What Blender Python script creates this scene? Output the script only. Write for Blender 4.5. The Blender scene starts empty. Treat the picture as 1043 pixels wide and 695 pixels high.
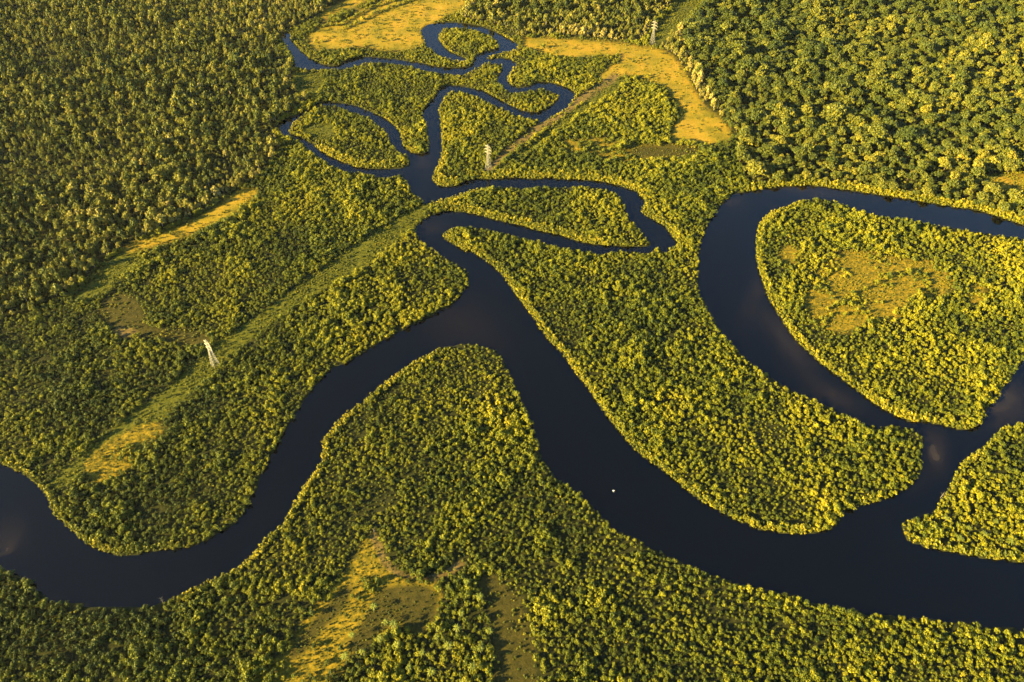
import bpy, math, random
import numpy as np

R = math.radians
rng = np.random.default_rng(7)
random.seed(7)
scene = bpy.context.scene
COL = scene.collection

# ------------------------------------------------------------------ camera, light, exposure
CAM_H, PITCH, LENS = 450.0, 46.2, 28.0
cam_d = bpy.data.cameras.new('camera'); cam = bpy.data.objects.new('camera', cam_d); COL.objects.link(cam)
cam.location = (0, 0, CAM_H); cam.rotation_euler = (R(90 - PITCH), 0, 0)
cam_d.lens = LENS; cam_d.sensor_width = 36; cam_d.clip_start = 1; cam_d.clip_end = 60000
scene.camera = cam

SUN_EL, SUN_AZ = 17.5, 202.0          # azimuth of the sun in the ground plane, degrees from +X
sx, sy = math.cos(R(SUN_AZ)), math.sin(R(SUN_AZ))
sd = bpy.data.lights.new('sun', 'SUN'); sd.energy = 5.0; sd.angle = R(0.5); sd.color = (1.0, 0.765, 0.23)
sun = bpy.data.objects.new('sun', sd); COL.objects.link(sun)
sun.location = (sx * 2000, sy * 2000, 2000)
sun.rotation_euler = (R(90 - SUN_EL), 0, math.atan2(sy, sx) + math.pi / 2)
w = bpy.data.worlds.new('World'); scene.world = w; w.use_nodes = True
wt = w.node_tree; bg = wt.nodes['Background']
sky = wt.nodes.new('ShaderNodeTexSky'); sky.sky_type = 'NISHITA'; sky.sun_disc = False
sky.sun_elevation = R(SUN_EL); sky.sun_rotation = math.atan2(sx, sy)
sky.air_density = 1.0; sky.dust_density = 0.3; sky.ozone_density = 3.0
wt.links.new(sky.outputs[0], bg.inputs[0]); bg.inputs[1].default_value = 0.052
scene.view_settings.view_transform = 'Standard'; scene.view_settings.look = 'None'
scene.view_settings.gamma = 1; scene.view_settings.exposure = 3.1
scene.render.engine = 'CYCLES'
cy = scene.cycles
cy.use_denoising = True; cy.max_bounces = 6; cy.diffuse_bounces = 1; cy.glossy_bounces = 2
cy.transmission_bounces = 3; cy.volume_bounces = 0; cy.transparent_max_bounces = 4
HAZE = 0.000007

# ------------------------------------------------------------------ pixel of the photograph <-> point on the ground
F = LENS / 36 * 1043
CX, CY = 521.5, 347.5
SP, CP = math.sin(R(PITCH)), math.cos(R(PITCH))

def ground(px, py, z=0.0):
    u = (np.asarray(px, float) - CX) / F; v = (CY - np.asarray(py, float)) / F
    t = (CAM_H - z) / (SP - v * CP)
    return u * t, (CP + v * SP) * t

def pixel(X, Y, Z=0.0):
    dz = np.asarray(Z) - CAM_H
    d = Y * CP - dz * SP
    return CX + F * X / d, CY - F * (Y * SP + dz * CP) / d

# ------------------------------------------------------------------ traced map of the delta
CROPS = dict(A=(0, 0, 2.957), B=(350, 0, 2.957), C=(693, 0, 2.957), D=(0, 230, 2.957), E=(350, 230, 2.957),
             F=(693, 230, 2.957), G=(0, 460, 2.957), H=(350, 460, 2.957), I=(693, 460, 2.957),
             a=(270, 80, 5.789), b=(380, 140, 5.789), c=(550, 140, 5.789), d=(420, 10, 5.789), e=(270, 0, 5.789),
             f=(600, 0, 5.789), g=(690, 170, 2.955), h=(840, 370, 3.31), P=(0, 0, 1.0))

def line(*parts):
    out = []
    for k, s in parts:
        ox, oy, sc = CROPS[k]
        n = [float(q) for q in s.replace(',', ' ').split()]
        out += [(ox + n[i] / sc, oy + n[i + 1] / sc) for i in range(0, len(n), 2)]
    return out

def smooth(pts, n=3):
    p = np.array(pts); out = []
    m = len(p)
    for i in range(m):
        p0, p1, p2, p3 = p[i - 1], p[i], p[(i + 1) % m], p[(i + 2) % m]
        for k in range(n):
            t = k / n
            out.append(0.5 * ((2 * p1) + (-p0 + p2) * t * .8 + (2 * p0 - 5 * p1 + 4 * p2 - p3) * t * t * .8
                              + (-p0 + 3 * p1 - 3 * p2 + p3) * t ** 3 * .8) if False else
                       p1 + t * (p2 - p1) + 0.35 * t * (1 - t) * ((1 - t) * ((p2 - p0) * .5 - (p2 - p1)) - t * ((p3 - p1) * .5 - (p2 - p1))))
    return np.array(out)

W_MAIN = line(
    ('P', '-260,380 -120,430'),
    ('G', '0,35 60,65 110,100 145,145 160,190 205,230 260,280 310,300 360,317 420,310 480,298 550,297 600,280 650,253 700,225 740,180 770,120 800,50 825,0'),
    ('D', '870,600 930,510 1000,430'), ('E', '0,420 60,385 130,340 190,310 270,270 330,235 370,190 375,140 340,115 290,85 240,50 215,20'),
    ('b', '245,555 260,520 330,470 400,445 450,437 540,445 640,465 740,495 860,520 960,550 1042,567'),
    ('c', '120,580 220,615 320,635 400,640 470,643 530,650 640,643 665,636'),
    ('c', '670,664 640,684 560,674 440,674 350,690 280,670 140,655 60,630'),
    ('b', '960,610 860,590 760,560 640,535 540,525 470,535 408,575 410,592 440,615 500,650 550,680'),
    ('E', '380,75 430,110 470,140 500,185 530,225 570,280 610,340 660,390 700,450 740,500 780,560 820,610 870,670'),
    ('H', '930,40 1000,90'), ('I', '60,150 150,200 230,235 330,250 410,247 470,225 500,180 550,165 640,135 690,110 725,70 730,30'),
    ('h', '330,300 335,250 300,225 240,210 180,215 120,200 60,170 0,140'),
    ('F', '330,490 270,455 200,400 140,340 100,280 65,215'),
    ('g', '62,330 70,230 95,170 130,120 165,85 220,75 310,62 400,58 500,70 600,85 700,100 800,118 900,132 960,150 1043,178'),
    ('P', '1150,262 1300,330 1380,480 1380,640 1200,655'),
    ('I', '1035,535 930,525 830,510 720,505 640,495 560,485 470,470 400,455 350,435 280,420 200,405 130,380 60,355 0,330'),
    ('H', '1000,320 930,290 870,255 810,230 780,190 740,155 690,110 640,80 600,20'),
    ('E', '580,640 560,580 530,520 510,460 490,415 460,375 380,355 300,365 240,395 180,430 100,490 50,535 0,570'),
    ('D', '970,650'), ('G', '970,30 930,80 900,130 870,180 850,220 810,250 760,310 710,355 640,385 560,425 490,455 430,465 360,470 290,465 230,455 150,450 120,415 60,375 0,345'),
    ('P', '-120,530 -260,470'))
L_RIGHT_ISLAND = line(
    ('P', '1240,330 1120,268'),
    ('g', '1043,217 990,210 900,195 800,180 700,160 600,145 540,130 480,105 420,95 360,105 320,122 280,135 250,165 235,210 235,270 245,320'),
    ('F', '260,210 300,280 350,350 420,415 500,475 580,535 640,570 690,592'),
    ('h', '330,200 400,212 450,225 500,222 535,195 545,165 590,110 625,60 650,20'), ('P', '1060,345 1140,345'))
L_LOWER_RIGHT = line(
    ('P', '1300,560 1260,470 1130,425'),
    ('h', '672,205 620,205 590,225 545,270 500,305 460,335 435,375 420,420 390,465 370,500 320,520 265,535 262,560 280,600 330,620 430,640 540,660 672,675'),
    ('P', '1160,595'))
W_UP = line(
    ('b', '545,262 600,252 690,248 850,241 940,248 1042,243'),
    ('c', '130,250 300,255 400,270 500,300 570,325 605,360 620,390 590,430 610,460 680,495 740,535 780,590 815,630 770,660 740,678 690,652 665,665 650,650 655,620 610,570 570,520 530,480 510,440 495,390 470,345 440,325 380,305 300,290 200,290 100,295 0,298'),
    ('b', '900,300 800,298 690,290 600,305 540,330 480,345 420,365 340,380 300,390 295,370 240,330 200,270 165,220'),
    ('a', '720,590 650,575 560,555 460,545 400,515 340,480 270,430 230,390 170,350 110,330 80,305 80,265 130,240 190,220 260,185 320,150 380,140 460,150 540,165 610,195 700,235 760,280 800,330 815,400 860,440 920,448 965,430 965,370 950,300 930,240 930,190 980,140 1030,80'),
    ('d', '140,490 190,455 270,450 340,465 420,480 500,525 570,565 640,595 720,610 790,590 850,545 868,505 840,490 760,458 735,436 745,428 800,430 880,450 930,470 960,500 940,540 900,590 830,630 760,665 740,650 680,640 600,620 540,585 480,560 420,535 350,500 280,480 220,490 180,530 155,590 165,650'),
    ('b', '410,80 380,170 345,240 370,280 430,295 500,285'))
L_LEAF = line(('a', '150,300 145,330 200,350 260,380 320,425 350,445 420,480 520,520 600,532 700,535 800,532 850,515 862,490 840,460 790,430 750,390 720,320 660,270 600,230 540,205 470,180 420,160 350,155 290,175 220,215 175,250'))
W_LOOP = line(
    ('e', '100,205 120,260 165,330 180,370 170,385 220,400 300,408 340,400 440,405 500,392 570,375 620,362 690,362 760,370 850,385 930,405'),
    ('d', '0,335 80,355 160,368 230,375 300,378 350,352 400,330 430,312 480,310 530,320 540,350 520,380 505,410 530,445 560,470 600,488 640,478 740,464 745,436 680,462 620,468 590,460 560,430 555,390 580,360 605,320 570,298 500,295 430,300 425,290 440,280 490,255 540,245 590,240 618,220 610,205 550,170 480,135 400,105 300,88 210,82 150,85 90,95 60,120 75,170 90,212 120,230 160,262 230,290 290,303 312,297 270,278 220,255 180,220 150,180 150,150 190,108 260,100 350,108 420,130 490,165 510,190 520,235 480,245 420,262 380,280 368,308 350,340 310,348 220,350 130,342 60,325 0,315'),
    ('e', '960,398 880,378 780,360 700,352 620,345 560,345 490,365 440,390 390,400 320,385 260,350 200,300 150,240 140,205'))

# vegetation zones
Z = {}
Z['gold'] = [
    line(('P', '318,32 345,22 365,12 392,0 440,-14 490,-14 478,4 462,14 446,22 434,28 433,42 425,50 410,52 390,53 372,47 345,51 322,52 312,44')),
    line(('P', '322,24 345,13 365,6 385,-8 372,-12 350,2 325,14')),
    line(('P', '527,41 545,38 600,41 640,45 652,47 640,55 610,58 575,60 548,55 533,48')),
    line(('P', '658,48 672,50 685,57 695,69 702,81 709,95 719,110 735,122 745,135 742,145 715,149 695,146 680,143 692,118 690,104 670,88 652,80 640,76 628,80 612,84 604,88 612,75 625,66 640,57 650,50')),
    line(('F', '440,160 540,105 640,125 700,150 610,200 545,260 485,300 430,250')), line(('P', '326,655 338,640 346,644 342,665 332,684 318,690')), line(('P', '1003,186 1030,178 1070,180 1075,194 1040,196 1015,194')), 
    line(('P', '122,254 150,243 190,228 225,208 246,192 262,192 262,201 245,213 225,226 190,241 160,251 130,259')),
]
Z['mix'] = [
    line(('F', '370,235 415,145 470,90 540,70 650,100 770,110 830,170 790,215 700,240 650,285 560,290 500,330 420,310')),
    line(('F', '295,65 350,60 362,100 330,125 300,110')), line(('F', '860,175 920,185 915,240 875,240')),
    line(('P', '376,541 384,552 392,575 405,590 430,594 446,592 450,600 446,620 436,638 426,646 415,637 400,640 385,650 365,642 358,668 340,695 330,730 240,730 262,692 285,668 300,650 318,622 340,598 360,572')),
    line(('P', '84,474 108,452 135,437 160,430 168,440 142,462 128,482 96,494')),
    line(('P', '560,148 600,140 640,146 700,150 690,162 640,165 600,158')),
]
Z['tan'] = [
    line(('P', '632,78 618,90 590,108 560,127 530,147 508,168 499,178 492,176 506,160 528,142 550,127 572,112 592,97 614,83 625,74')),
    line(('D', '340,310 400,308 420,325 380,338 340,330')),
    line(('P', '374,540 384,545 395,572 410,584 438,588 455,580 470,570 475,574 462,585 440,592 410,588 390,577')),
]
Z['olive'] = [
    line(('D', '300,230 350,205 400,215 430,260 430,310 340,325 305,290')), line(('D', '420,305 480,310 620,330 660,350 600,365 450,335 420,335')),
    line(('P', '485,585 505,588 525,602 540,640 548,720 503,720 503,650 495,612')),
    line(('P', '385,600 430,596 446,604 444,630 430,645 410,636 395,640 380,652 366,664 352,660 372,630')), line(('P', '300,655 325,625 345,605 362,590 352,620 330,640 312,664 292,676')),
    line(('P', '640,150 665,148 690,150 720,150 700,160 660,162 640,158')),
    line(('P', '505,160 528,140 548,124 560,118 566,120 545,138 522,156')),
]
Z['corridor'] = [
    line(('P', '440,208 436,216 424,231 410,244 380,267 350,287 322,300 290,322 262,342 238,360 222,380 200,400 170,425 140,445 110,465 75,490 60,500 48,492 70,475 95,455 130,425 165,400 190,378 206,362 225,345 250,330 280,308 310,287 335,270 365,247 395,228 420,213')),
    line(('P', '702,-14 726,-8 702,20 684,39 669,47 658,46 664,34 680,14')),
    line(('P', '612,88 632,80 640,84 600,112 560,140 520,168 505,178 498,178 512,167 545,143 585,112')),
    line(('A', '880,215 970,225 980,260 950,290 900,290')), line(('C', '890,535 950,525 1035,540 1100,560 1100,610 1000,590 930,575')),
    line(('P', '120,258 140,250 142,268 125,285 105,300 85,310 75,305 95,285')),
    line(('a', '200,310 270,270 360,260 410,290 420,340 400,370 330,370 260,345')),
]
Z['slender'] = [
    line(('P', '-400,-90 345,-90 372,-10 345,6 318,20 300,28 285,36 282,50 300,66 298,85 305,98 318,100 300,112 284,122 276,136 285,145 268,178 240,192 222,206 188,226 150,241 120,254 88,282 60,305 0,330 -300,380')),
    line(('P', '478,-40 712,-40 698,-8 674,14 662,30 652,44 640,43 600,39 545,36 527,38 510,28 480,20 465,16 480,4 492,-14')),
]
Z['slender'].append(line(('f', '400,250 440,215 520,175 560,260 610,380 660,480 720,590 820,695 740,690 680,630 630,540 590,465 550,395 490,325 420,285')))
Z['pale'] = [
    line(('f', '400,250 440,215 520,175 560,260 610,380 660,480 720,590 820,695 740,690 680,630 630,540 590,465 550,395 490,325 420,285')),
    line(('P', '480,0 500,22 560,36 640,42 660,40 680,18 702,-6 684,-4 652,16 600,24 540,18 508,2')),
    line(('P', '142,220 200,200 240,176 246,194 220,208 190,226 150,243')),
    line(('P', '205,30 255,-8 350,-20 372,-10 345,8 318,22 300,30 270,38 240,40')), line(('P', '282,70 298,72 302,100 292,118 278,116 284,95')),
]
Z['broad'] = [
    line(('P', '728,-6 760,-90 1500,-90 1500,260 1043,224 995,210 961,205 927,199 893,194 859,189 825,185 795,186 764,188 750,160 748,140 735,118 719,106 709,91 702,77 695,64 684,52 676,46 684,40 702,22')),
]
Z['shade'] = []

# raster of the map (2 px per photo px, with a margin)
MX, MY, RS = 420, 160, 2
RW, RH = (1043 + 2 * MX) * RS, (695 + 2 * MY) * RS

def fill(poly, sm=True):
    p = (smooth(poly) if sm else np.array(poly))
    p = (p + np.array([MX, MY])) * RS
    m = np.zeros((RH, RW), bool)
    x0, y0 = p[:, 0], p[:, 1]; x1, y1 = np.roll(x0, -1), np.roll(y0, -1)
    for r in range(max(0, int(y0.min())), min(RH, int(y0.max()) + 2)):
        yc = r + .5
        k = ((y0 <= yc) & (y1 > yc)) | ((y1 <= yc) & (y0 > yc))
        if not k.any(): continue
        xs = np.sort(x0[k] + (yc - y0[k]) * (x1[k] - x0[k]) / (y1[k] - y0[k]))
        for i in range(0, len(xs) - 1, 2):
            a, b = int(np.clip(math.ceil(xs[i] - .5), 0, RW)), int(np.clip(math.ceil(xs[i + 1] - .5), 0, RW))
            m[r, a:b] = True
    return m

def grow(m, n):
    for _ in range(n): m = m | np.roll(m, 1, 0) | np.roll(m, -1, 0) | np.roll(m, 1, 1) | np.roll(m, -1, 1)
    return m

def blur(m, n, times=2):
    m = m.astype(np.float32)
    for _ in range(times):
        for ax in (0, 1):
            c = np.cumsum(np.pad(m, [(n + 1, n) if a == ax else (0, 0) for a in (0, 1)], mode='edge'), axis=ax)
            m = (np.take(c, range(2 * n + 1, c.shape[ax]), ax) - np.take(c, range(0, c.shape[ax] - 2 * n - 1), ax)) / (2 * n + 1)
    return m

water = (fill(W_MAIN) & ~fill(L_RIGHT_ISLAND) & ~fill(L_LOWER_RIGHT)) | (fill(W_UP) & ~fill(L_LEAF)) | grow(fill(W_LOOP), 2)
zone = {}
for k, polys in Z.items():
    m = np.zeros((RH, RW), bool)
    for q in polys: m |= fill(q)
    zone[k] = m
water_f = water.astype(np.float32); water_s = blur(water, 1); water_b = blur(water, 14)
zone_s = {k: blur(m, {'mix': 9, 'olive': 8, 'gold': 8}.get(k, 4)) for k, m in zone.items()}

def look(arr, X, Y, Zz=0.0):
    px, py = pixel(X, Y, Zz)
    gx = (px + MX) * RS - .5; gy = (py + MY) * RS - .5
    ok = (gx > 0) & (gx < RW - 2) & (gy > 0) & (gy < RH - 2) & (Y > 0)
    gx = np.clip(gx, 0, RW - 2); gy = np.clip(gy, 0, RH - 2)
    i, j = gx.astype(int), gy.astype(int); fx, fy = gx - i, gy - j
    a = arr.astype(np.float32) if arr.dtype != np.float32 else arr
    v = a[j, i] * (1 - fx) * (1 - fy) + a[j, i + 1] * fx * (1 - fy) + a[j + 1, i] * (1 - fx) * fy + a[j + 1, i + 1] * fx * fy
    return np.where(ok, v, 0.0)

def vnoise(X, Y, s, seed=0):
    r = np.random.default_rng(seed).random((257, 257))
    gx, gy = X / s + 1000.3, Y / s + 1000.7
    i, j = np.floor(gx).astype(int), np.floor(gy).astype(int); fx, fy = gx - i, gy - j
    fx = fx * fx * (3 - 2 * fx); fy = fy * fy * (3 - 2 * fy)
    i %= 256; j %= 256
    return r[j, i] * (1 - fx) * (1 - fy) + r[j, i + 1] * fx * (1 - fy) + r[j + 1, i] * (1 - fx) * fy + r[j + 1, i + 1] * fx * fy

# ------------------------------------------------------------------ helpers
def N(nt, t, **kw):
    n = nt.nodes.new(t)
    for k, v in kw.items(): setattr(n, k, v)
    return n

def material(name):
    m = bpy.data.materials.new(name); m.use_nodes = True
    m.node_tree.nodes.clear()
    return m, m.node_tree

def mesh_from(name, verts, faces, mats=(), mi=None, smooth_shade=False):
    me = bpy.data.meshes.new(name)
    me.from_pydata([tuple(v) for v in verts] if not isinstance(verts, np.ndarray) else verts.tolist(), [], faces)
    for m in mats: me.materials.append(m)
    if mi is not None: me.polygons.foreach_set('material_index', np.array(mi, np.int32))
    if smooth_shade: me.polygons.foreach_set('use_smooth', np.ones(len(me.polygons), bool))
    me.update()
    return me

def obj(name, me, parent=None, loc=(0, 0, 0), rz=0.0, sc=1.0):
    o = bpy.data.objects.new(name, me); COL.objects.link(o)
    o.location = loc; o.rotation_euler = (0, 0, rz); o.scale = (sc, sc, sc)
    if parent: o.parent = parent
    return o

def tag(o, label=None, cat=None, group=None, kind=None):
    if label: o['label'] = label
    if cat: o['category'] = cat
    if group: o['group'] = group
    if kind: o['kind'] = kind
    return o

def thing(name, label, cat, loc, rz=0.0, group=None, sc=1.0):
    return tag(obj(name, None, None, loc, rz, sc), label, cat, group)

# ------------------------------------------------------------------ terrain and water
def grid_lines(a, b, step, far):
    c = np.arange(a, b + .1, step)
    e = np.geomspace(step * 2, far, 14)
    return np.concatenate([a - e[::-1], c, b + e])

gx = grid_lines(-980, 980, 2.5, 26000); gy = grid_lines(90, 1290, 2.5, 26000)
GX, GY = np.meshgrid(gx, gy)
nx, ny = len(gx), len(gy)
X, Y = GX.ravel(), GY.ravel()
wm = look(water_s, X, Y)
hz = np.clip((0.5 - wm) * 5.0, -1.6, 0.55) + np.where(wm < .05, (vnoise(X, Y, 14, 3) - .5) * .35 + (vnoise(X, Y, 60, 4) - .5) * .3, 0)
ii = np.arange(nx * ny).reshape(ny, nx)
quads = np.stack([ii[:-1, :-1], ii[:-1, 1:], ii[1:, 1:], ii[1:, :-1]], -1).reshape(-1, 4)
gme = bpy.data.meshes.new('ground')
gme.vertices.add(nx * ny); gme.vertices.foreach_set('co', np.stack([X, Y, hz], 1).astype(np.float32).ravel())
gme.loops.add(quads.size); gme.loops.foreach_set('vertex_index', quads.ravel().astype(np.int32))
gme.polygons.add(len(quads)); gme.polygons.foreach_set('loop_start', np.arange(0, quads.size, 4, dtype=np.int32))
gme.polygons.foreach_set('use_smooth', np.ones(len(quads), bool))
gme.update(); gme.validate()
for k in ('gold', 'mix', 'tan', 'olive', 'corridor'):
    at = gme.attributes.new(k, 'FLOAT', 'POINT'); at.data.foreach_set('value', look(zone_s[k], X, Y).astype(np.float32))

def ramp(nt, stops):
    r = N(nt, 'ShaderNodeValToRGB'); e = r.color_ramp.elements
    while len(e) < len(stops): e.new(.5)
    for q, (p, c) in zip(e, stops): q.position = p; q.color = (*c, 1)
    return r

def noise(nt, scale, detail=4, rough=.6, coord='Object'):
    tc = N(nt, 'ShaderNodeTexCoord'); n = N(nt, 'ShaderNodeTexNoise')
    n.inputs['Scale'].default_value = scale; n.inputs['Detail'].default_value = detail; n.inputs['Roughness'].default_value = rough
    nt.links.new(tc.outputs[coord], n.inputs['Vector'])
    return n

gm, nt = material('marsh_ground'); L = nt.links.new
out = N(nt, 'ShaderNodeOutputMaterial'); bs = N(nt, 'ShaderNodeBsdfPrincipled'); bs.inputs['Roughness'].default_value = .95
bs.inputs['Specular IOR Level'].default_value = .1
L(bs.outputs[0], out.inputs[0])
nf, nc, nm = noise(nt, .9, 5, .7), noise(nt, .045, 4, .6), noise(nt, .3, 6, .7)
under = ramp(nt, [(.3, (.008, .010, .003)), (.55, (.019, .020, .005)), (.8, (.036, .031, .009))]); L(nm.outputs[0], under.inputs[0])
gold = ramp(nt, [(.3, (.105, .095, .009)), (.48, (.20, .145, .012)), (.58, (.235, .155, .014)), (.75, (.30, .185, .024))]); L(nc.outputs[0], gold.inputs[0])
goldf = ramp(nt, [(.3, (.55, .55, .5)), (.7, (1.15, 1.1, 1.0))]); L(nf.outputs[0], goldf.inputs[0])
gmul = N(nt, 'ShaderNodeMix', data_type='RGBA', blend_type='MULTIPLY'); gmul.inputs[0].default_value = 1
L(gold.outputs[0], gmul.inputs[6]); L(goldf.outputs[0], gmul.inputs[7])
tan = ramp(nt, [(.3, (.05, .036, .012)), (.55, (.11, .075, .026)), (.75, (.17, .12, .055))]); L(nm.outputs[0], tan.inputs[0])
olive = ramp(nt, [(.3, (.016, .016, .004)), (.55, (.036, .031, .006)), (.8, (.07, .05, .012))]); L(nm.outputs[0], olive.inputs[0])
mixg = ramp(nt, [(.32, (.035, .035, .004)), (.47, (.09, .07, .006)), (.58, (.17, .115, .008)), (.75, (.26, .17, .014))]); L(nm.outputs[0], mixg.inputs[0])
corr = ramp(nt, [(.3, (.022, .028, .004)), (.5, (.050, .054, .006)), (.75, (.11, .095, .010))]); L(nm.outputs[0], corr.inputs[0])
prev = under.outputs[0]
for k, src in (('corridor', corr.outputs[0]), ('gold', gmul.outputs[2]), ('mix', mixg.outputs[0]), ('olive', olive.outputs[0]), ('tan', tan.outputs[0])):
    a = N(nt, 'ShaderNodeAttribute', attribute_name=k)
    ad = N(nt, 'ShaderNodeMath', operation='MULTIPLY_ADD'); L(nm.outputs[0], ad.inputs[0]); ad.inputs[1].default_value = .9; ad.inputs[2].default_value = -.45
    s = N(nt, 'ShaderNodeMath', operation='ADD'); L(a.outputs['Fac'], s.inputs[0]); L(ad.outputs[0], s.inputs[1])
    ml = N(nt, 'ShaderNodeMapRange'); ml.inputs[1].default_value = .24; ml.inputs[2].default_value = .78; L(s.outputs[0], ml.inputs[0])
    mx = N(nt, 'ShaderNodeMix', data_type='RGBA'); L(ml.outputs[0], mx.inputs[0]); L(prev, mx.inputs[6]); L(src, mx.inputs[7]); prev = mx.outputs[2]
L(prev, bs.inputs['Base Color'])
bp = N(nt, 'ShaderNodeBump'); bp.inputs['Strength'].default_value = .7; bp.inputs['Distance'].default_value = .5
L(nf.outputs[0], bp.inputs['Height']); L(bp.outputs[0], bs.inputs['Normal'])
gme.materials.append(gm)
tag(obj('ground', gme), kind='structure')

# water: one flat sheet, its bed showing brown where the river is shallow, one bank reflection painted brown
wx = grid_lines(-980, 980, 8, 20000); wy = grid_lines(90, 1290, 8, 20000)
WX, WY = np.meshgrid(wx, wy); n2, m2 = len(wx), len(wy); q = np.arange(n2 * m2).reshape(m2, n2)
wq = np.stack([q[:-1, :-1], q[:-1, 1:], q[1:, 1:], q[1:, :-1]], -1).reshape(-1, 4)
wme = mesh_from('water', np.stack([WX.ravel(), WY.ravel(), np.zeros(WX.size)], 1), wq.tolist(), smooth_shade=True)
SHOALS_AND_REFLECTION = [(1022, 412, 20, 22, .9, -40), (952, 458, 9, 18, 1.1, -10), (800, 345, 40, 9, .7, 50), (848, 402, 40, 7, .6, 33), (4, 560, 10, 26, .8, 20),
          (432, 165, 5, 9, .7, 0), (770, 300, 9, 30, .4, 20), (820, 194, 60, 4, .5, 5), (470, 330, 50, 30, .25, 30), (440, 232, 12, 6, .4, 0), (745, 205, 14, 6, .4, 0), (930, 480, 12, 14, .5, 0)]  # long thin patch under the north bank paints in the bank's reflection
PXw, PYw = pixel(WX.ravel(), WY.ravel()); sh = np.zeros(WX.size)
for (x, y, a, b, v, ang) in SHOALS_AND_REFLECTION:
    c, s = math.cos(R(ang)), math.sin(R(ang)); dx, dy = PXw - x, PYw - y
    sh = np.maximum(sh, v * np.exp(-(((dx * c + dy * s) / a) ** 2 + ((-dx * s + dy * c) / b) ** 2)))
at = wme.attributes.new('shoal_reflection', 'FLOAT', 'POINT'); at.data.foreach_set('value', sh.astype(np.float32))
wmat, nt = material('river_water'); L = nt.links.new
out = N(nt, 'ShaderNodeOutputMaterial'); bs = N(nt, 'ShaderNodeBsdfPrincipled'); L(bs.outputs[0], out.inputs[0])
bs.inputs['Roughness'].default_value = .07; bs.inputs['IOR'].default_value = 1.33
a = N(nt, 'ShaderNodeAttribute', attribute_name='shoal_reflection'); n1 = noise(nt, .03, 5, .6)
mu = N(nt, 'ShaderNodeMath', operation='MULTIPLY'); L(a.outputs['Fac'], mu.inputs[0])
mr = N(nt, 'ShaderNodeMapRange'); mr.inputs[1].default_value = .3; mr.inputs[2].default_value = .7; mr.inputs[3].default_value = .35; mr.inputs[4].default_value = 1.2
L(n1.outputs[0], mr.inputs[0]); L(mr.outputs[0], mu.inputs[1])
wr = ramp(nt, [(0, (.0003, .0005, .001)), (.5, (.0065, .0048, .0045)), (1, (.026, .020, .017))]); L(mu.outputs[0], wr.inputs[0]); L(wr.outputs[0], bs.inputs['Base Color'])
n2_ = noise(nt, .35, 4, .6); bp = N(nt, 'ShaderNodeBump'); bp.inputs['Strength'].default_value = .06; bp.inputs['Distance'].default_value = .3
L(n2_.outputs[0], bp.inputs['Height']); L(bp.outputs[0], bs.inputs['Normal'])
wme.materials.append(wmat)
tag(obj('water', wme), kind='structure')

# ------------------------------------------------------------------ foliage materials
def foliage(name, stops, transl=.17):
    m, nt = material(name); L = nt.links.new
    out = N(nt, 'ShaderNodeOutputMaterial')
    ti = N(nt, 'ShaderNodeAttribute', attribute_name='tint', attribute_type='INSTANCER')
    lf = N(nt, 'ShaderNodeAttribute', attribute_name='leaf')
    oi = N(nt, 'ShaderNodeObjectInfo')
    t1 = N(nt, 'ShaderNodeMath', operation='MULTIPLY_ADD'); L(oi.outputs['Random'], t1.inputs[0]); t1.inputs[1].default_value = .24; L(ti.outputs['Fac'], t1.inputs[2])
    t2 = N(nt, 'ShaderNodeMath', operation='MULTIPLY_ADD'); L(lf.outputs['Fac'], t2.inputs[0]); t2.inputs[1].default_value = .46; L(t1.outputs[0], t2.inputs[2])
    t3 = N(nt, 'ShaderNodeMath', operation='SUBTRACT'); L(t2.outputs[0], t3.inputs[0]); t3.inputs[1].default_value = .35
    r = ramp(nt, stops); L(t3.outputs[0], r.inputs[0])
    d = N(nt, 'ShaderNodeBsdfPrincipled'); d.inputs['Roughness'].default_value = .6; d.inputs['Specular IOR Level'].default_value = .25
    tr = N(nt, 'ShaderNodeBsdfTranslucent'); mx = N(nt, 'ShaderNodeMixShader'); mx.inputs[0].default_value = transl
    L(r.outputs[0], d.inputs['Base Color']); L(r.outputs[0], tr.inputs[0]); L(d.outputs[0], mx.inputs[1]); L(tr.outputs[0], mx.inputs[2]); L(mx.outputs[0], out.inputs[0])
    return m

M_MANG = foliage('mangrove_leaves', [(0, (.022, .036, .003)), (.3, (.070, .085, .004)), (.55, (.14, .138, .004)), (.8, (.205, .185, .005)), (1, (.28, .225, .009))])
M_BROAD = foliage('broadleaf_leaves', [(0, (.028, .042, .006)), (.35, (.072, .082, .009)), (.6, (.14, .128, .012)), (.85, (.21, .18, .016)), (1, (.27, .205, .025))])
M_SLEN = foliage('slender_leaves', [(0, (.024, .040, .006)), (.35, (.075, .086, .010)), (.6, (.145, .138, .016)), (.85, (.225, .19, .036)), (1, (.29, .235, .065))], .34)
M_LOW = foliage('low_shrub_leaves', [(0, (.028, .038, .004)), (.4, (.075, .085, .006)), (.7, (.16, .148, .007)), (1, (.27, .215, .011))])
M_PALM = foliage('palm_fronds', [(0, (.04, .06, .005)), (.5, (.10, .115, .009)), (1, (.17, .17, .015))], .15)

def simple(name, col, rough=.8, var=.25, scale=2.0):
    m, nt = material(name); L = nt.links.new
    out = N(nt, 'ShaderNodeOutputMaterial'); b = N(nt, 'ShaderNodeBsdfPrincipled'); b.inputs['Roughness'].default_value = rough
    n = noise(nt, scale, 4); r = ramp(nt, [(.3, tuple(c * (1 - var) for c in col)), (.7, tuple(c * (1 + var) for c in col))])
    L(n.outputs[0], r.inputs[0]); L(r.outputs[0], b.inputs['Base Color']); L(b.outputs[0], out.inputs[0])
    return m

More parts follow.
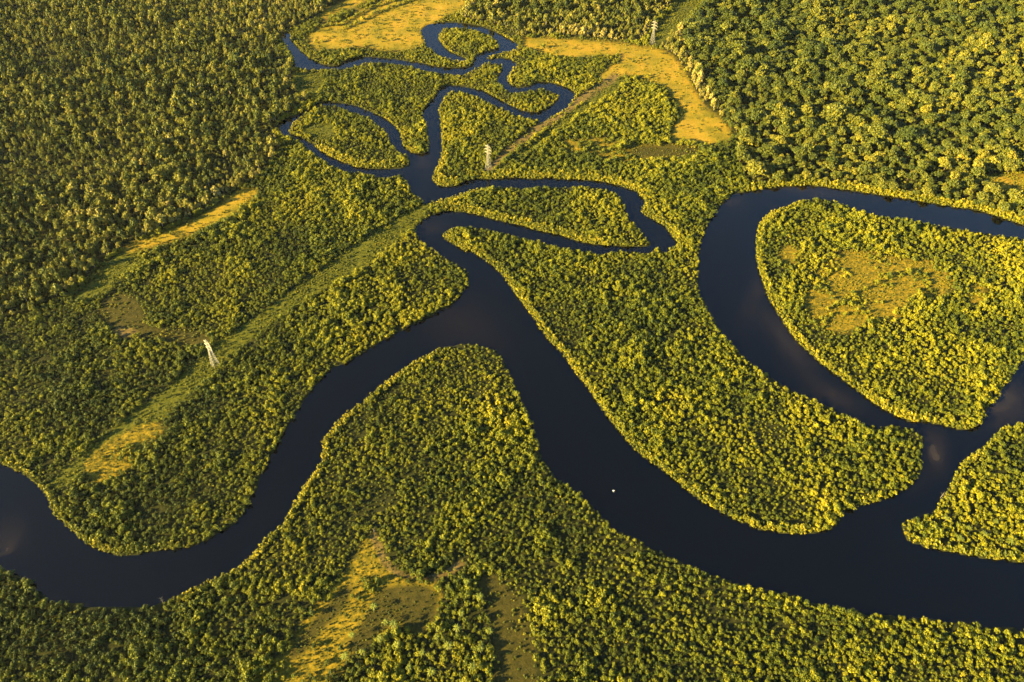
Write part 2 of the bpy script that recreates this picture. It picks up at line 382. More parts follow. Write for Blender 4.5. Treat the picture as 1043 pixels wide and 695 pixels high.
M_BARK = simple('bark', (.09, .065, .045)); M_PALE = simple('pale_bark', (.42, .36, .28)); M_STEEL = simple('galvanised_steel', (.2, .185, .155), .6, .1)
M_WHITE = simple('white_feathers', (.55, .55, .54), .7, .03); M_SNAG = simple('weathered_wood', (.11, .095, .075)); M_BEAK = simple('yellow_beak', (.6, .35, .05))

# ------------------------------------------------------------------ plant meshes
import bmesh
_b = bmesh.new(); bmesh.ops.create_icosphere(_b, subdivisions=1, radius=1)
ICO_V = np.array([v.co[:] for v in _b.verts]); ICO_F = [[v.index for v in f.verts] for f in _b.faces]; _b.free()

class MB:
    def __init__(s): s.v = []; s.f = []; s.mi = []; s.leaf = []; s.n = 0
    def add(s, v, f, mi=0, leaf=.5):
        s.v.append(np.asarray(v, float)); s.f += [[i + s.n for i in q] for q in f]
        s.mi += [mi] * len(f); s.leaf += list(leaf) if hasattr(leaf, '__len__') else [leaf] * len(f); s.n += len(v)
    def tube(s, a, b, r0, r1, n=5, mi=0):
        a, b = np.array(a, float), np.array(b, float); d = (b - a) / (np.linalg.norm(b - a) + 1e-9)
        u = np.cross(d, (0, 0, 1) if abs(d[2]) < .9 else (1, 0, 0)); u /= np.linalg.norm(u); w_ = np.cross(d, u)
        an = np.arange(n) * 2 * math.pi / n; c = np.cos(an)[:, None] * u + np.sin(an)[:, None] * w_
        s.add(np.vstack([a + c * r0, b + c * r1]), [[i, (i + 1) % n, n + (i + 1) % n, n + i] for i in range(n)] + [list(range(n - 1, -1, -1)), list(range(n, 2 * n))], mi)
    def build(s, name, mats):
        me = mesh_from(name, np.vstack(s.v), s.f, mats, s.mi)
        at = me.attributes.new('leaf', 'FLOAT', 'FACE'); at.data.foreach_set('value', np.array(s.leaf, np.float32))
        return me

def lobe(mb, c, rad, nleaf, ls, g, mi=0):
    """one leafy clump: a ragged core and leaf sprays standing out of it"""
    c = np.array(c); rad = np.array(rad)
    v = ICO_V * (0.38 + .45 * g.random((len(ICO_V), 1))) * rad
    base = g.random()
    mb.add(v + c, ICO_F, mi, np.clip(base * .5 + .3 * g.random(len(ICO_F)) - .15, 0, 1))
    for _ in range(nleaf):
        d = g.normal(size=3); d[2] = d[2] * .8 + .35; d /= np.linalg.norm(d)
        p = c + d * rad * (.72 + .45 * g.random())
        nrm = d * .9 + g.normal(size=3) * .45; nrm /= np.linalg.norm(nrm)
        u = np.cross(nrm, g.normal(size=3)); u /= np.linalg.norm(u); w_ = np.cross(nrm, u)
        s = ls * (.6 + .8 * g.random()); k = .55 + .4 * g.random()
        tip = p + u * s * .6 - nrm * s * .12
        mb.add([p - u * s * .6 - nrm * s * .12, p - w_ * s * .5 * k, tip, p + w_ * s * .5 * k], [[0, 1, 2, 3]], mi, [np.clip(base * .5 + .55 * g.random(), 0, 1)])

def mangrove(g):
    cr, tr = MB(), MB()
    r, h = g.uniform(1.8, 2.6), g.uniform(3.2, 5.2)
    k = g.integers(6, 9)
    lobe(cr, (0, 0, h * .72), (r * .55, r * .55, h * .26), 34, .62, g)
    for i in range(k):
        a = i * 6.283 / k + g.uniform(-.4, .4); q = r * g.uniform(.35, .95)
        lobe(cr, (q * math.cos(a), q * math.sin(a), h * g.uniform(.25, .68)), np.array((r * .46, r * .46, h * .22)) * g.uniform(.6, 1.25), 22, .62, g)
    tr.tube((0, 0, -.3), (g.uniform(-.2, .2), g.uniform(-.2, .2), h * .6), .16, .07)
    for i in range(4):
        a = i * 1.57 + g.uniform(-.4, .4); tr.tube((.9 * math.cos(a), .9 * math.sin(a), -.3), (0, 0, h * .3), .05, .06, 4)
        a += .7; tr.tube((0, 0, h * .35), (r * .5 * math.cos(a), r * .5 * math.sin(a), h * .6), .06, .03, 4)
    return cr, tr

def broad(g):
    cr, tr = MB(), MB()
    r, h = g.uniform(3.2, 5.6), g.uniform(9, 13)
    k = int(8 + r * 2)
    for i in range(k):
        q = math.sqrt((i + .3) / k); a = i * 2.4 + g.uniform(-.3, .3)
        z = h * (1 - .26 * q * q) - g.uniform(0, 1.6) - 1.2
        s = g.uniform(.75, 1.2) * r * .36
        lobe(cr, (r * q * math.cos(a), r * q * math.sin(a), z), (s, s, s * .78), 17, 1.25, g)
    for i in range(6):
        a = i * 1.05 + g.uniform(-.3, .3)
        lobe(cr, (r * .6 * math.cos(a), r * .6 * math.sin(a), h * g.uniform(.38, .6)), (r * .3, r * .3, h * .13), 7, 1.2, g)
    tr.tube((0, 0, -.5), (0, 0, h * .55), .35, .22, 6)
    for i in range(5):
        a = i * 1.257 + g.uniform(-.3, .3); tr.tube((0, 0, h * .5), (r * .55 * math.cos(a), r * .55 * math.sin(a), h * .8), .15, .06, 4)
    return cr, tr

def slender(g):
    cr, tr = MB(), MB()
    r, h = g.uniform(2.0, 3.3), g.uniform(5.5, 8.5)
    lean = g.normal(size=2) * .4
    for i in range(9):
        z = h * (.38 + .52 * i / 8); q = r * .68 * (1 - .75 * (i / 8) ** 2); a = i * 2.4 + g.uniform(-.5, .5)
        s = r * g.uniform(.36, .55)
        lobe(cr, (q * math.cos(a) + lean[0] * z / h, q * math.sin(a) + lean[1] * z / h, z), (s, s, s * 1.1), 13, .85, g)
    tr.tube((0, 0, -.5), (lean[0] * .8, lean[1] * .8, h * .9), .16, .06, 5)
    for i in range(3):
        a = i * 2.1; tr.tube((0, 0, h * (.35 + .1 * i)), (r * .6 * math.cos(a), r * .6 * math.sin(a), h * (.55 + .1 * i)), .06, .03, 4)
    return cr, tr

def shrub(g):
    cr, tr = MB(), MB()
    r, h = g.uniform(.6, 1.1), g.uniform(.7, 1.5)
    for i in range(4):
        a = i * 1.57 + g.uniform(-.5, .5); lobe(cr, (r * .5 * math.cos(a), r * .5 * math.sin(a), h * .5), (r * .5, r * .5, h * .45), 7, .55, g)
    tr.tube((0, 0, -.2), (0, 0, h * .5), .04, .02, 4)
    return cr, tr

def palm(g):
    cr, tr = MB(), MB()
    h = g.uniform(4.2, 6.5); n = 13
    tr.tube((0, 0, -.3), (.2, 0, h * .5), .2, .15, 6); tr.tube((.2, 0, h * .5), (.1, .1, h), .15, .12, 6)
    for i in range(n):
        a = i * 6.283 / n + g.uniform(-.15, .15); L_ = g.uniform(2.2, 3.1); up = g.uniform(.1, .75)
        d = np.array((math.cos(a), math.sin(a), 0)); s = np.array((-d[1], d[0], 0)); pts = []
        for k, (t, wd) in enumerate(((0, .1), (.3, .27), (.65, .25), (1, .02))):
            c = np.array((.1, .1, h)) + d * L_ * t + np.array((0, 0, up * L_ * t - .95 * L_ * t * t * (.4 + up * .6)))
            pts += [c - s * wd - np.array((0, 0, wd * .4)), c, c + s * wd - np.array((0, 0, wd * .4))]
        f = []
        for k in range(3): f += [[3 * k, 3 * k + 1, 3 * k + 4, 3 * k + 3], [3 * k + 1, 3 * k + 2, 3 * k + 5, 3 * k + 4]]
        cr.add(pts, f, 0, g.random(6))
    return cr, tr

def kit(name, maker, nvar, leafm, barks, seed):
    """variants of one plant: crown mesh, trunk mesh, and both in one mesh for the far mass"""
    crowns, trunks, whole = [], [], []
    coll = bpy.data.collections.new(name + '_kinds')
    for i in range(nvar):
        g = np.random.default_rng(seed + i); c, t = maker(g)
        bk = barks[i % len(barks)]
        crowns.append(c.build(name + '_crown', [leafm])); trunks.append(t.build(name + '_trunk', [bk]))
        both = MB(); both.add(np.vstack(c.v), c.f, 0, c.leaf); both.add(np.vstack(t.v), t.f, 1, .5)
        me = both.build(name, [leafm, bk])
        o = bpy.data.objects.new('%s_%02d' % (name, i), me); coll.objects.link(o); whole.append(o)
    return dict(crowns=crowns, trunks=trunks, coll=coll, n=nvar)

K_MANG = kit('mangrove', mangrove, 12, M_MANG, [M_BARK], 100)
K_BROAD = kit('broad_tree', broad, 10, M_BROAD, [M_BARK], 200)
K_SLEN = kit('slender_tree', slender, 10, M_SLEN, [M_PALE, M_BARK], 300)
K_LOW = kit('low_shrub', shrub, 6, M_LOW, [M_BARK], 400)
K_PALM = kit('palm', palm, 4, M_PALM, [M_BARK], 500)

# ------------------------------------------------------------------ scatter
def jitter_points(step, seed, jit=.85, m=(130, 110, 110)):
    g = np.random.default_rng(seed)
    xs = np.arange(-1000, 1000, step); ys = np.arange(110, 1330, step * .87)
    Xg, Yg = np.meshgrid(xs, ys); Xg = Xg + (np.arange(len(ys)) % 2)[:, None] * step * .5
    Xg = (Xg + (g.random(Xg.shape) - .5) * step * jit).ravel(); Yg = (Yg + (g.random(Yg.shape) - .5) * step * jit).ravel()
    px, py = pixel(Xg, Yg)
    k = (px > -m[0]) & (px < 1043 + m[0]) & (py > -m[1]) & (py < 695 + m[2])
    return Xg[k], Yg[k]

def dry(Xp, Yp, hgt, rad):
    """keep plants whose foot is on land and whose top and sides do not stand over the river in view"""
    k = look(water_s, Xp, Yp) < .35
    for q in (.4, .7, 1.0): k &= look(water_f, Xp, Yp, hgt * q) < .5
    n = np.zeros(len(Xp))
    for dx, dy in ((1, 0), (-1, 0), (0, 1), (0, -1)): n += look(water_s, Xp + dx * rad, Yp + dy * rad) > .5
    return k & (n < 2)

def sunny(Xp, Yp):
    """1 on banks whose river side faces the sun, 0 on banks turned away from it"""
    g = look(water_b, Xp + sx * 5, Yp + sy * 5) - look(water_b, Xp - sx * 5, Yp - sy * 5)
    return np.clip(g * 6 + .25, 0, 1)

def land_z(Xp, Yp): return np.clip((0.5 - look(water_s, Xp, Yp)) * 5.0, 0, .5)

def zone_of(Xp, Yp):
    n = (vnoise(Xp, Yp, 9, 21) - .5) * .5
    return {k: look(zone_s[k], Xp, Yp) + n for k in ('gold', 'mix', 'tan', 'olive', 'corridor', 'slender', 'broad')}

def scatter_mass(name, K, P, label, cat):
    Xp, Yp, S, T = P['x'], P['y'], P['s'], P['t']; n = len(Xp)
    me = bpy.data.meshes.new(name); me.vertices.add(n)
    me.vertices.foreach_set('co', np.stack([Xp, Yp, land_z(Xp, Yp)], 1).astype(np.float32).ravel())
    for nm, ty, val in (('size', 'FLOAT', S), ('tint', 'FLOAT', T), ('turn', 'FLOAT', rng.random(n) * 6.283), ('flat', 'FLOAT', rng.uniform(.8, 1.2, n)), ('which', 'INT', rng.integers(0, K['n'], n))):
        a = me.attributes.new(nm, ty, 'POINT'); a.data.foreach_set('value', np.asarray(val, np.int32 if ty == 'INT' else np.float32))
    o = obj(name, me); tag(o, label, cat, None, 'stuff')
    ng = bpy.data.node_groups.new(name + '_nodes', 'GeometryNodeTree'); L = ng.links.new
    ng.interface.new_socket('Geometry', in_out='INPUT', socket_type='NodeSocketGeometry'); ng.interface.new_socket('Geometry', in_out='OUTPUT', socket_type='NodeSocketGeometry')
    gi, go = N(ng, 'NodeGroupInput'), N(ng, 'NodeGroupOutput')
    ci = N(ng, 'GeometryNodeCollectionInfo'); ci.inputs['Collection'].default_value = K['coll']; ci.inputs['Separate Children'].default_value = True; ci.inputs['Reset Children'].default_value = True
    ip = N(ng, 'GeometryNodeInstanceOnPoints'); ip.inputs['Pick Instance'].default_value = True
    def attr(nm, ty='FLOAT'):
        a = N(ng, 'GeometryNodeInputNamedAttribute', data_type=ty); a.inputs['Name'].default_value = nm; return a.outputs['Attribute']
    cv = N(ng, 'ShaderNodeCombineXYZ'); L(attr('turn'), cv.inputs[2])
    sv = N(ng, 'ShaderNodeCombineXYZ'); fm = N(ng, 'ShaderNodeMath', operation='MULTIPLY'); sa = attr('size')
    L(sa, sv.inputs[0]); L(sa, sv.inputs[1]); L(sa, fm.inputs[0]); L(attr('flat'), fm.inputs[1]); L(fm.outputs[0], sv.inputs[2])
    L(gi.outputs[0], ip.inputs['Points']); L(ci.outputs[0], ip.inputs['Instance']); L(attr('which', 'INT'), ip.inputs['Instance Index'])
    L(cv.outputs[0], ip.inputs['Rotation']); L(sv.outputs[0], ip.inputs['Scale']); L(ip.outputs[0], go.inputs[0])
    md = o.modifiers.new('plants', 'NODES'); md.node_group = ng
    return o

def sub(P, k): return {q: v[k] for q, v in P.items()}

def in_frame(P, m=0):
    px, py = pixel(P['x'], P['y']); return (px > m) & (px < 1043 - m) & (py > m) & (py < 695 - m)

def individuals(P, K, name, cat, group, label_of):
    for i in range(len(P['x'])):
        x, y = P['x'][i], P['y'][i]; px, py = pixel(x, y)
        v = int(rng.integers(0, K['n']))
        root = thing(name, label_of(float(px), float(py), float(P['t'][i])), cat, (x, y, float(land_z(np.array([x]), np.array([y]))[0])), rng.random() * 6.283, group, float(P['s'][i]))
        c = obj('crown', K['crowns'][v], root); c['tint'] = float(P['t'][i])
        obj('trunk', K['trunks'][v], root)

# mangrove thicket
x, y = jitter_points(2.95, 11); zz = zone_of(x, y)
n1_, n2x = vnoise(x, y, 45, 31), vnoise(x, y, 13, 32)
s = rng.choice([.5, .68, .85, 1.02, 1.25], len(x), p=[.2, .27, .27, .17, .09]) * rng.uniform(.92, 1.08, len(x)) * (.46 + .52 * n2x) * np.where(pixel(x, y)[1] < 260, 1.12, 1.0)
keep = ((zz['gold'] < .42) | (zz['mix'] > .5) | (rng.random(len(x)) < .022)) & (zz['tan'] < .42) & (zz['olive'] < .42) & (((zz['mix'] < .4) & (zz['gold'] < .42)) | (vnoise(x, y, 11, 41) * .6 + rng.random(len(x)) * .4 > .62)) & (zz['corridor'] < .6) & (zz['slender'] < .5) & (zz['broad'] < .5) & dry(x, y, 3.6 * s, 1.3 * s)
keep &= rng.random(len(x)) < .62 + .75 * vnoise(x, y, 8, 42)
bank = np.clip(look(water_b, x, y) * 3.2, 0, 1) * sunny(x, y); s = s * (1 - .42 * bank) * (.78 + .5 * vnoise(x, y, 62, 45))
t = .10 + .42 * n1_ + .22 * n2x + rng.normal(0, .09, len(x)) + .20 * bank + .3 * (vnoise(x, y, 24, 46) - .5)  # bank term paints the lit rim of sun-facing banks into the leaf tint
pxm, pym = pixel(x, y)
def patch(cx_, cy_, a, b): return np.exp(-(((pxm - cx_) / a) ** 2 + ((pym - cy_) / b) ** 2))
# deep green taller stands; left side's backlit shade painted into tint; right island lighter
t = t - .20 * np.clip(patch(80, 400, 150, 90) + patch(180, 500, 110, 60) + patch(60, 640, 200, 60) + .8 * patch(650, 320, 60, 50) + .6 * patch(400, 660, 90, 40) + .7 * patch(740, 170, 50, 30), 0, 1) + .08 * patch(900, 320, 130, 110)
s = s * (1 + .25 * np.clip(patch(650, 310, 60, 50) + patch(100, 380, 90, 50) + patch(700, 180, 60, 30), 0, 1))
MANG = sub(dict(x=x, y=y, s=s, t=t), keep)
# right forest
x, y = jitter_points(5.4, 12); zz = zone_of(x, y); n1_ = vnoise(x, y, 30, 33)
s = rng.choice([.42, .62, .85, 1.15, 1.5], len(x), p=[.27, .34, .25, .11, .03]) * rng.uniform(.9, 1.1, len(x)) * (.50 + .46 * n1_ + .28 * vnoise(x, y, 100, 49))
keep = (rng.random(len(x)) < .55 + .9 * vnoise(x, y, 14, 43)) & (zz['broad'] >= .5) & (zz['slender'] < .5) & (zz['gold'] < .4) & (zz['corridor'] < .45) & dry(x, y, 10 * s, 4 * s)
t = .02 + .36 * vnoise(x, y, 60, 34) + .1 * vnoise(x, y, 20, 47) + .2 * (vnoise(x, y, 130, 50) - .5) + rng.normal(0, .13, len(x))
BROAD = sub(dict(x=x, y=y, s=s, t=t), keep)
# left and top forests
x, y = jitter_points(4.9, 13); zz = zone_of(x, y); n1_ = vnoise(x, y, 38, 35)
s = rng.choice([.5, .72, .95, 1.25, 1.6], len(x), p=[.26, .34, .25, .11, .04]) * rng.uniform(.9, 1.1, len(x)) * (.62 + .5 * n1_ + .28 * vnoise(x, y, 90, 48))
keep = (rng.random(len(x)) < .6 + .8 * vnoise(x, y, 12, 44)) & (zz['slender'] >= .5) & (zz['gold'] < .4) & (zz['corridor'] < .45) & (zz['olive'] < .4) & dry(x, y, 6 * s, 2 * s)
t = .20 + .36 * vnoise(x, y, 26, 36) + .25 * (vnoise(x, y, 110, 51) - .5) + rng.normal(0, .15, len(x)) + .17 * look(zone_s['pale'], x, y)
edge = look(blur(zone['slender'], 14), x, y)
t = t + np.clip(.9 - edge, 0, .4) * .8
SLEN = sub(dict(x=x, y=y, s=s, t=t), keep)
# low growth in the clearings
x, y = jitter_points(1.9, 14); zz = zone_of(x, y); n1_ = vnoise(x, y, 16, 37); wl = look(water_s, x, y)
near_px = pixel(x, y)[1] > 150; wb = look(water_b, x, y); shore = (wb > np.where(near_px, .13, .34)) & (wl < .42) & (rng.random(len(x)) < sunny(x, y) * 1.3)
pr = np.maximum.reduce([(zz['corridor'] > .4) * np.clip(n1_ + .1, 0, .75), (zz['gold'] > .4) * np.where(near_px, .3, .12) * n1_, (zz['mix'] > .35) * np.clip(n1_ * 1.3 - .15, 0, .6),
                        (zz['olive'] > .35) * .35 * n1_, (zz['tan'] > .4) * .08, shore * .9, (zz['mix'] > .1) * .25, (zz['gold'] > .15) * (zz['gold'] < .45) * .4])
keep = (rng.random(len(x)) < pr) & (wl < .42) & (zz['slender'] < .55)
t = .25 + .5 * n1_ + rng.normal(0, .12, len(x)) + shore * .14; s = rng.uniform(.5, 1.25, len(x)) * np.where(shore, np.clip(2.4 - 2.6 * wb, 1.0, 2.2), 1) * np.where(zz['corridor'] > .4, .85, 1) * np.where(zz['mix'] > .35, .65, 1)  # extra golden tint on shore shrubs stands in for the sunlit bank rim
t = t - .15 * (zz['corridor'] > .4) - .25 * ((zz['mix'] > .3) & (pixel(x, y)[1] > 420))
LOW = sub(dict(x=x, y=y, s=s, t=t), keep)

def nearest(P, n, K):
    d = np.sqrt(P['x'] ** 2 + P['y'] ** 2 + CAM_H ** 2) / P['s']; d[~in_frame(P, 4)] = 1e9
    o = np.argsort(d); pick = np.zeros(len(d), bool); pick[o[:n]] = True
    return sub(P, pick), sub(P, ~pick)

def tone(t): return 'golden' if t > .62 else ('yellow-green' if t > .42 else 'deep green')
def where_mang(px, py):
    if px < 190: return 'in the thicket at the bottom left corner'
    if px < 360: return 'left of the golden clearing at the bottom'
    if px < 500: return 'below the brown clearing at the bottom'
    if px < 620: return 'right of the sparse dark strip at the bottom'
    if px < 800: return 'in the bottom thicket under the wide river bend'
    return 'in the thicket at the bottom right corner'
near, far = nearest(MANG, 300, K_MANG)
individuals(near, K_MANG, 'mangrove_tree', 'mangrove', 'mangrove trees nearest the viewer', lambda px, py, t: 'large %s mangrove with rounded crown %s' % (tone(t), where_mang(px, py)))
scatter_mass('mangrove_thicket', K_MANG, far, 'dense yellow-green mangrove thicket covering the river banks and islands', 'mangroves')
near, far = nearest(BROAD, 300, K_BROAD)
individuals(near, K_BROAD, 'broad_crowned_tree', 'tree', 'broad crowned trees of the right forest',
            lambda px, py, t: '%s broad-crowned tree %s' % (tone(t), 'at the right edge of the forest' if px > 980 else ('in the forest above the right river bend' if px > 860 else 'in the forest above the start of the river bend')))
scatter_mass('broadleaf_forest', K_BROAD, far, 'tall sunlit broadleaf forest beyond the right river bend', 'forest')
near, far = nearest(SLEN, 300, K_SLEN)
individuals(near, K_SLEN, 'slender_tree', 'tree', 'slender trees of the left forest',
            lambda px, py, t: '%s slender tall tree in the left forest %s' % (tone(t), 'at the left edge of the photo' if px < 60 else 'beside the narrow golden strip'))
scatter_mass('slender_forest', K_SLEN, far, 'mixed slender forest with pale stems in the upper left and top', 'forest')
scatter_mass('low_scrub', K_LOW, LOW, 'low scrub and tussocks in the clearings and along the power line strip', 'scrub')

# palms around the lower clearing and on the right bank
pts = [(382, 621), (394, 637), (458, 663), (482, 683), (489, 612), (499, 646), (476, 596), (470, 628), (402, 640), (370, 668), (388, 655), (431, 668), (446, 652), (418, 684), (440, 688), (360, 650), (405, 660), (466, 645), (490, 664), (353, 672)]
for px, py in pts:
    x, y = ground(px, py)
    r = thing('palm_tree', 'pale green star-shaped palm at the edge of the brown clearing at the bottom', 'palm', (float(x), float(y), .4), rng.random() * 6, 'palms around the lower clearing', rng.uniform(.8, 1.15))
    v = int(rng.integers(0, 4)); c = obj('crown', K_PALM['crowns'][v], r); c['tint'] = float(rng.uniform(.3, .7)); obj('trunk', K_PALM['trunks'][v], r)
for px, py in [(961, 533), (1000, 548), (985, 541), (1012, 535), (975, 552), (1025, 556)]:
    x, y = ground(px, py)
    r = thing('palm_tree', 'pale palm among golden bushes on the pointed right bank', 'palm', (float(x), float(y), .4), rng.random() * 6, 'palms on the pointed right bank', rng.uniform(.8, 1.1))
    v = int(rng.integers(0, 4)); c = obj('crown', K_PALM['crowns'][v], r); c['tint'] = float(rng.uniform(.4, .8)); obj('trunk', K_PALM['trunks'][v], r)

# bushes standing alone in the meadows, and the two hedge rows at the top
def bush(px, py, sc, label, group=None, name='meadow_bush'):
    x, y = ground(px, py)
    r = thing(name, label, 'bush', (float(x), float(y), .4), rng.random() * 6, group, sc)
    v = int(rng.integers(0, K_MANG['n'])); c = obj('crown', K_MANG['crowns'][v], r); c['tint'] = float(rng.uniform(.35, .8)); obj('trunk', K_MANG['trunks'][v], r)
bush(322, 44, 1.0, 'round yellow-green bush alone at the left end of the top meadow')
bush(328, 43.5, .9, 'bush close behind the round one at the left end of the top meadow')
bush(389, 22, .7, 'small pale bush alone in the top meadow below the hedge')
bush(370, 37, .7, 'small pale bush alone in the middle of the top meadow')
bush(372, 48, 1.0, 'bush by the creek bank casting a long shadow on the top meadow')
for k, (a, b) in enumerate((((322, 28), (350, 26)), ((350, 24), (375, 11)), ((375, 10), (400, 2)), ((400, 2), (432, -8)), ((350, 31), (380, 17)), ((380, 16), (405, 6)), ((405, 6), (440, -5)))):
    for q in np.arange(0, 1, .09):
        bush(a[0] + (b[0] - a[0]) * q + rng.normal(0, .8), a[1] + (b[1] - a[1]) * q + rng.normal(0, .5), rng.uniform(.7, 1.1),
             'shrub in the %s hedge row crossing the top meadow' % ('upper' if k < 4 else 'lower'), 'shrubs of the %s hedge row in the top meadow' % ('upper' if k < 4 else 'lower'), 'hedge_shrub')
for px, py in [(842, 316), (852, 311), (846, 322), (868, 300), (880, 296), (893, 290), (905, 283), (925, 278), (838, 330), (860, 322)]:
    bush(px, py, rng.uniform(.75, 1.1), 'lone bush in the golden clearing of the right island', 'bushes in the golden clearing of the right island')

# ------------------------------------------------------------------ dead snags on the banks
def snag(px, py, label, h):
    x, y = ground(px, py); r = thing('dead_tree', label, 'dead tree', (float(x), float(y), .3))
    m = MB(); m.tube((0, 0, -.4), (.3, .1, h), .2, .06, 6); obj('trunk', m.build('trunk', [M_SNAG]), r)
    for i in range(5):
        a = i * 2.4; z = h * (.45 + .1 * i); m = MB(); e = (math.cos(a) * h * .25 + .2, math.sin(a) * h * .25, z + h * .2)
        m.tube((.3 * z / h, .1 * z / h, z), e, .08, .03, 5); m.tube(e, (e[0] * 1.4, e[1] * 1.2 + .3, e[2] + .5), .03, .012, 4); obj('branch', m.build('branch', [M_SNAG]), r)
snag(166, 614, 'bare grey snag at the water edge on the lower left bank', 5.5)
snag(381, 543, 'bare pale snag at the tip of the lower golden clearing', 5)
snag(958, 507, 'bare pale snag leaning on the pointed right bank', 5)

# ------------------------------------------------------------------ pylons of the power line
def pylon(px, py, H, label, rz):
    x, y = ground(px, py)
    root = thing('power_pylon', label, 'pylon', (float(x), float(y), .3), rz, 'lattice pylons of the power line')
    def hw(z):
        return 2.6 - 1.75 * z / (H * .62) if z < H * .62 else .85 - .35 * (z - H * .62) / (H * .32)
    C4 = ((1, 1), (-1, 1), (-1, -1), (1, -1))
    for cx_, cy_ in C4:
        m = MB(); zs = (0, H * .62, H * .94)
        for a, b in zip(zs, zs[1:]): m.tube((cx_ * hw(a), cy_ * hw(a), a - (.6 if a == 0 else 0)), (cx_ * hw(b), cy_ * hw(b), b), .10, .085, 4)
        obj('leg', m.build('leg', [M_STEEL]), root)
        m = MB(); v = .45; m.add([(cx_ * 2.6 + sx_ * v, cy_ * 2.6 + sy_ * v, z) for z in (-.6, .35) for sx_, sy_ in ((-1, -1), (1, -1), (1, 1), (-1, 1))],
              [[0, 1, 5, 4], [1, 2, 6, 5], [2, 3, 7, 6], [3, 0, 4, 7], [4, 5, 6, 7]]); obj('footing', m.build('footing', [M_STEEL]), root)
    m = MB(); zs = [0]
    while zs[-1] < H * .92: zs.append(zs[-1] + max(1.3, hw(zs[-1]) * 1.5))
    zs[-1] = H * .94
    for a, b in zip(zs, zs[1:]):
        for i in range(4):
            p, q = C4[i], C4[(i + 1) % 4]
            m.tube((p[0] * hw(a), p[1] * hw(a), a), (q[0] * hw(b), q[1] * hw(b), b), .06, .06, 4)
            m.tube((q[0] * hw(a), q[1] * hw(a), a), (p[0] * hw(b), p[1] * hw(b), b), .08, .08, 4)
            m.tube((p[0] * hw(b), p[1] * hw(b), b), (q[0] * hw(b), q[1] * hw(b), b), .06, .06, 4)
    obj('bracing', m.build('bracing', [M_STEEL]), root)
    for k, (f, al) in enumerate(((.66, 3.9), (.775, 4.2), (.89, 3.5))):
        z = H * f; w_ = hw(z); m = MB()
        for s_ in (-1, 1):
            tip = (s_ * al, 0, z)
            for yy in (-w_, w_):
                m.tube((s_ * w_, yy, z), tip, .13, .10, 4); m.tube((s_ * w_, yy, z + 1.1), tip, .13, .10, 4); m.tube((s_ * w_, yy, z + 1.1), (s_ * (w_ + al) * .5, yy * .5, z), .08, .08, 4)
        ca = obj('crossarm', m.build('crossarm', [M_STEEL]), root)
        for s_ in (-1, 1):
            m = MB()
            for j in range(6): m.tube((s_ * al, 0, z - .15 - j * .22), (s_ * al, 0, z - .32 - j * .22), .13, .13, 6)
            obj('insulator', m.build('insulator', [M_STEEL]), ca)
    m = MB()
    for p in C4: m.tube((p[0] * hw(H * .94), p[1] * hw(H * .94), H * .94), (0, 0, H), .1, .08, 4)
    obj('peak', m.build('peak', [M_STEEL]), root)

g0, g1, g2 = ground(220, 373), ground(497.5, 173), ground(664, 46)
az = math.atan2(g1[1] - g0[1], g1[0] - g0[0]) - math.pi / 2
pylon(220, 373, 29, 'pale lattice pylon on the left corridor, nearest of the three and leaning left in view', az)
pylon(497.5, 173, 29, 'pale lattice pylon beside the narrow river channel in the middle of the power line', az)
pylon(664, 46, 31, 'distant pale lattice pylon at the head of the golden field near the top', az)

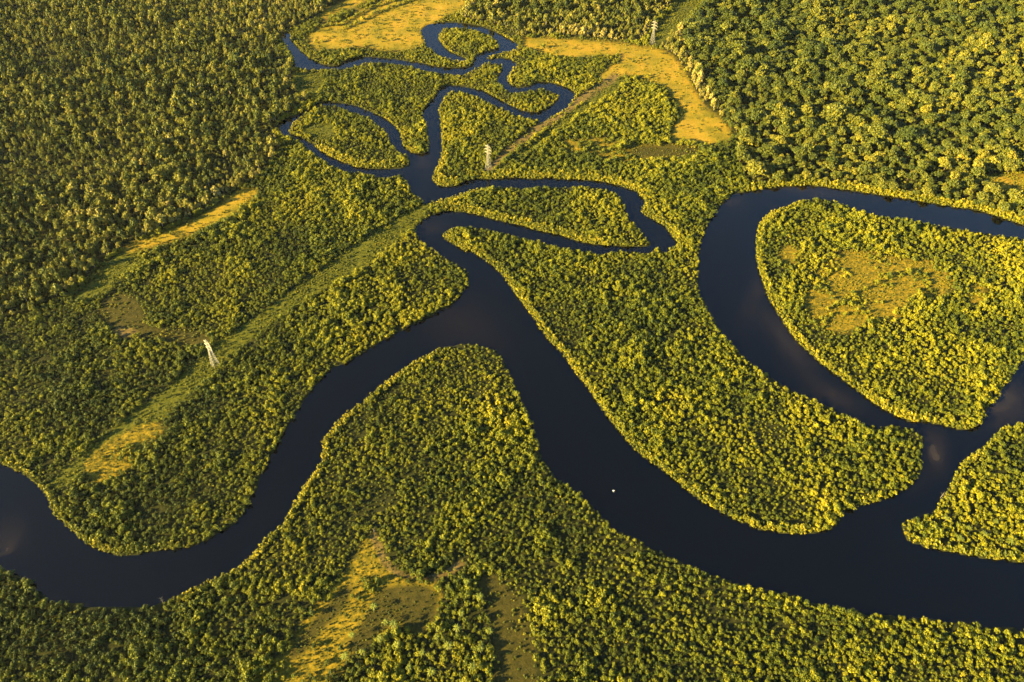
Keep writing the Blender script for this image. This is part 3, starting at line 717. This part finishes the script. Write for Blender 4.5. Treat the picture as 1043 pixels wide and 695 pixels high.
# ------------------------------------------------------------------ birds over the river
def bird(px, py, z, span, label, rz, feathers=M_WHITE):
    x, y = ground(px, py, z); r = thing('white_bird', label, 'bird', (float(x), float(y), z), rz, None, .85)
    m = MB(); prof = [(-.42, .02), (-.3, .06), (-.1, .1), (.12, .1), (.28, .055), (.4, .035), (.5, .05), (.58, .04), (.62, .015)]
    n = 8; v = []; f = []
    for (t, rr) in prof: v += [(t, rr * math.cos(k * 6.283 / n), rr * .9 * math.sin(k * 6.283 / n)) for k in range(n)]
    for i in range(len(prof) - 1): f += [[i * n + k, i * n + (k + 1) % n, (i + 1) * n + (k + 1) % n, (i + 1) * n + k] for k in range(n)]
    f += [list(range(n - 1, -1, -1)), list(range((len(prof) - 1) * n, len(prof) * n))]
    m.add(v, f); m.add([(-.4, -.03, 0), (-.75, -.14, 0), (-.78, 0, .02), (-.75, .14, 0), (-.4, .03, 0)], [[0, 1, 2, 3, 4]])
    for s_ in (-1, 1):
        hs = span / 2
        st = [(.16, .08, .03, .34), (.2, .3, .16, .36), (.14, .62, .3, .34), (0, .85, .36, .26), (-.22, 1.0, .40, .06)]
        v = []
        for (lx, ty, tz, ch) in st: v += [(lx, s_ * ty * hs, tz * .8 * hs), (lx - ch * .4, s_ * ty * hs, tz * .8 * hs + .03), (lx - ch, s_ * ty * hs, tz * .8 * hs)]
        f = []
        for i in range(4):
            for k in range(2): f.append([3 * i + k, 3 * i + k + 1, 3 * i + k + 4, 3 * i + k + 3])
        m.add(v, f)
    b = obj('body', m.build('body', [feathers]), r)
    m = MB(); m.tube((.61, 0, 0), (.78, 0, -.015), .02, .004, 5); obj('beak', m.build('beak', [M_BEAK]), r)
bird(624.6, 500, 190, 1.15, 'white bird gliding with raised wings over the wide dark river', R(105))

# ------------------------------------------------------------------ warm evening haze
if HAZE > 0:
    m, nt = material('haze'); out = N(nt, 'ShaderNodeOutputMaterial'); vol = N(nt, 'ShaderNodeVolumePrincipled')
    vol.inputs['Color'].default_value = (.95, .93, .9, 1); vol.inputs['Density'].default_value = HAZE; vol.inputs['Anisotropy'].default_value = .35
    nt.links.new(vol.outputs[0], out.inputs['Volume'])
    x0, x1, y0, y1, z0, z1 = -28000, 28000, -28000, 28000, -3, 458
    v = [(a, b, c) for c in (z0, z1) for a, b in ((x0, y0), (x1, y0), (x1, y1), (x0, y1))]
    me = mesh_from('haze', v, [[3, 2, 1, 0], [4, 5, 6, 7], [0, 1, 5, 4], [1, 2, 6, 5], [2, 3, 7, 6], [3, 0, 4, 7]], [m])
    tag(obj('haze', me), kind='stuff')
